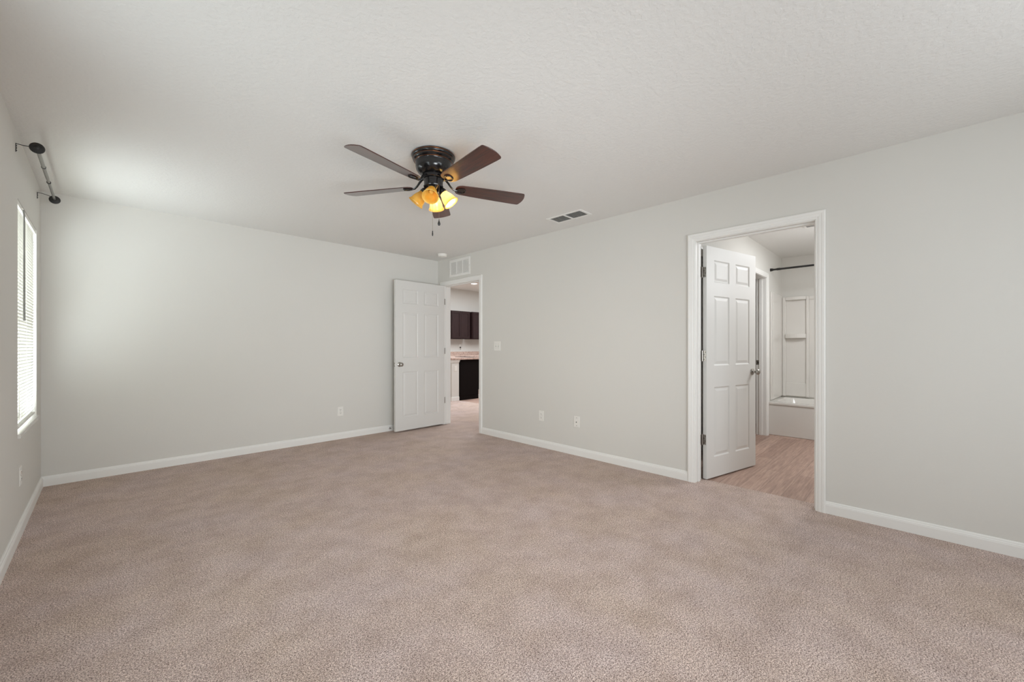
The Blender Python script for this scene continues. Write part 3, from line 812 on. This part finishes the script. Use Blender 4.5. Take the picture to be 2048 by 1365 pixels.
# closet wire shelf behind the bathroom door
ws = thing('closet_shelf', 'white wire shelf high inside the dark closet behind the bathroom door', 'shelf', (4.1, BY+.50, 1.98))
m = MB()
for yy in (-.20, .0, .20): m.tube([(-.40, yy, 0), (.58, yy, 0)], .004, 6)
m.tube([(-.40, -.20, -.025), (.58, -.20, -.025)], .004, 6)
for i in range(20): m.tube([(-.39+.05*i, -.20, .003), (-.39+.05*i, .20, .003)], .002, 5)
m.build('wire_deck', PLASTIC, ws)

# ------------------------------------------------------------------ kitchen seen through the entry door
pw = thing('pony_wall', 'short grey half wall carrying the end of the kitchen counter', 'half wall')
pw['kind'] = 'structure'
MB().box((5.160, 6.935, 0), (5.350, KY, .870)).build('wall_body', WALL, pw)
m = MB(); m.box((5.140, 6.910, .845), (5.362, 7.15, .868)); m.box((5.150, 6.922, .815), (5.356, 7.15, .845)); m.build('cap_moulding', TRIM, pw, bevel=.004)
m = MB(); m.box((5.146, 6.921, 0), (5.352, 6.935, .083)); m.box((5.146, 6.935, 0), (5.160, 8.9, .083)); m.build('skirting', TRIM, pw, bevel=.004)
plate('wall_switch', 'white blank switch plate on the half wall under the kitchen counter', 'light switch', (5.262, 6.935, .690), 0, 'single_switch')
bc = thing('base_cabinet', 'near-black kitchen base cabinet beside the half wall', 'cabinet', (5.363, 6.945, -.006))
m = MB(); m.box((0, 0, .0), (.543, .60, .872)); m.build('cabinet_body', BASEDARK, bc, bevel=.002)
MB().box((.02, -.004, .10), (.523, 0, .85)).build('end_panel', BASEDARK, bc, bevel=.002)
bb = MB().box((5.935, 6.99, -.006), (5.985, 7.05, .07)).build('floor_bumper', TRIM); tag(bb, 'small white block on the kitchen floor beside the dark base cabinet', 'trim block')
ct = thing('counter_top', 'pinkish speckled granite kitchen counter on the half wall and dark cabinet', 'counter', (0, 0, 0))
m = MB(); m.box((5.120, 6.900, .870), (5.985, 8.37, .910)); m.box((5.120, 8.37, .870), (KX-.01, KY-.002, .910)); m.build('slab', GRANITE, ct, bevel=.004)
MB().box((5.40, KY-.024, .910), (KX-.01, KY-.003, 1.012)).build('backsplash', GRANITE, ct, bevel=.002)
ck = thing('cooktop', 'flat black cooktop edge on the granite counter', 'cooktop', (5.72, 7.02, .9105))
MB().box((0, 0, 0), (.25, .55, .007)).build('glass_top', BLACK, ck, bevel=.002)
lb = thing('base_cabinet', 'dark base cabinets along the kitchen wall under the counter, behind the half wall', 'cabinet', (5.95, 8.40, -.006))
MB().box((0, 0, 0), (KX-5.97, .585, .872)).build('cabinet_body', BASEDARK, lb)

def upper_cab(x0, x1, y0, label, ndoor):
    r = thing('wall_cabinet', label, 'cabinet', (x0, KY-.002, 1.355), group=None)
    w = x1-x0; d = KY-.002-y0
    MB().box((0, -d, 0), (w, 0, .752)).build('cabinet_body', ESPRESSO, r, bevel=.002)
    g = .004; dw = (w-.02*2-g*(ndoor-1))/ndoor
    for i in range(ndoor):
        a = .02+i*(dw+g); m = MB()
        y1 = -d; t = .019
        z0_, z1_ = .016, .736; s = .052
        m.box((a, y1-t, z0_), (a+s, y1, z1_)); m.box((a+dw-s, y1-t, z0_), (a+dw, y1, z1_)); m.box((a+s, y1-t, z0_), (a+dw-s, y1, z0_+s)); m.box((a+s, y1-t, z1_-s), (a+dw-s, y1, z1_))
        m.box((a+s, y1-t+.010, z0_+s), (a+dw-s, y1, z1_-s))
        m.build('cabinet_door', ESPRESSO, r, bevel=.0015)
    return r
upper_cab(6.438, 7.080, 8.69, 'dark brown two-door kitchen wall cabinet, left of the single-door one', 2)
upper_cab(7.135, 7.80, 8.66, 'dark brown kitchen wall cabinet right of the two-door one', 1)
ko = plate('wall_outlet', 'white kitchen outlet above the granite backsplash with a black plug', 'outlet', (6.975, KY, 1.150), 0, 'outlet')
pg = thing('power_plug', 'small black plug in the kitchen outlet above the counter', 'plug', (6.975, KY-.0078, 1.130))
MB().box((-.016, -.030, -.018), (.016, 0, .014)).build('plug_body', BLACK, pg, bevel=.004)
MB().tube([(0, -.020, -.015), (.004, -.022, -.045), (.002, -.015, -.07)], .004, 8).build('cord_stub', BLACK, pg)
dl = thing('recessed_light', 'bright round recessed light in the kitchen ceiling', 'ceiling light', (6.583, 7.912, HK), (PI, 0, 0))
MB().lathe([(.070, 0), (.096, 0), (.096, .004), (.074, .006), (.070, .002)], 36, cap=False).build('trim_ring', TRIM, dl, smooth=True)
MB().lathe([(0, .0005), (.070, .0005), (.070, .003), (0, .003)], 36, cap=False).build('lens', LED, dl)
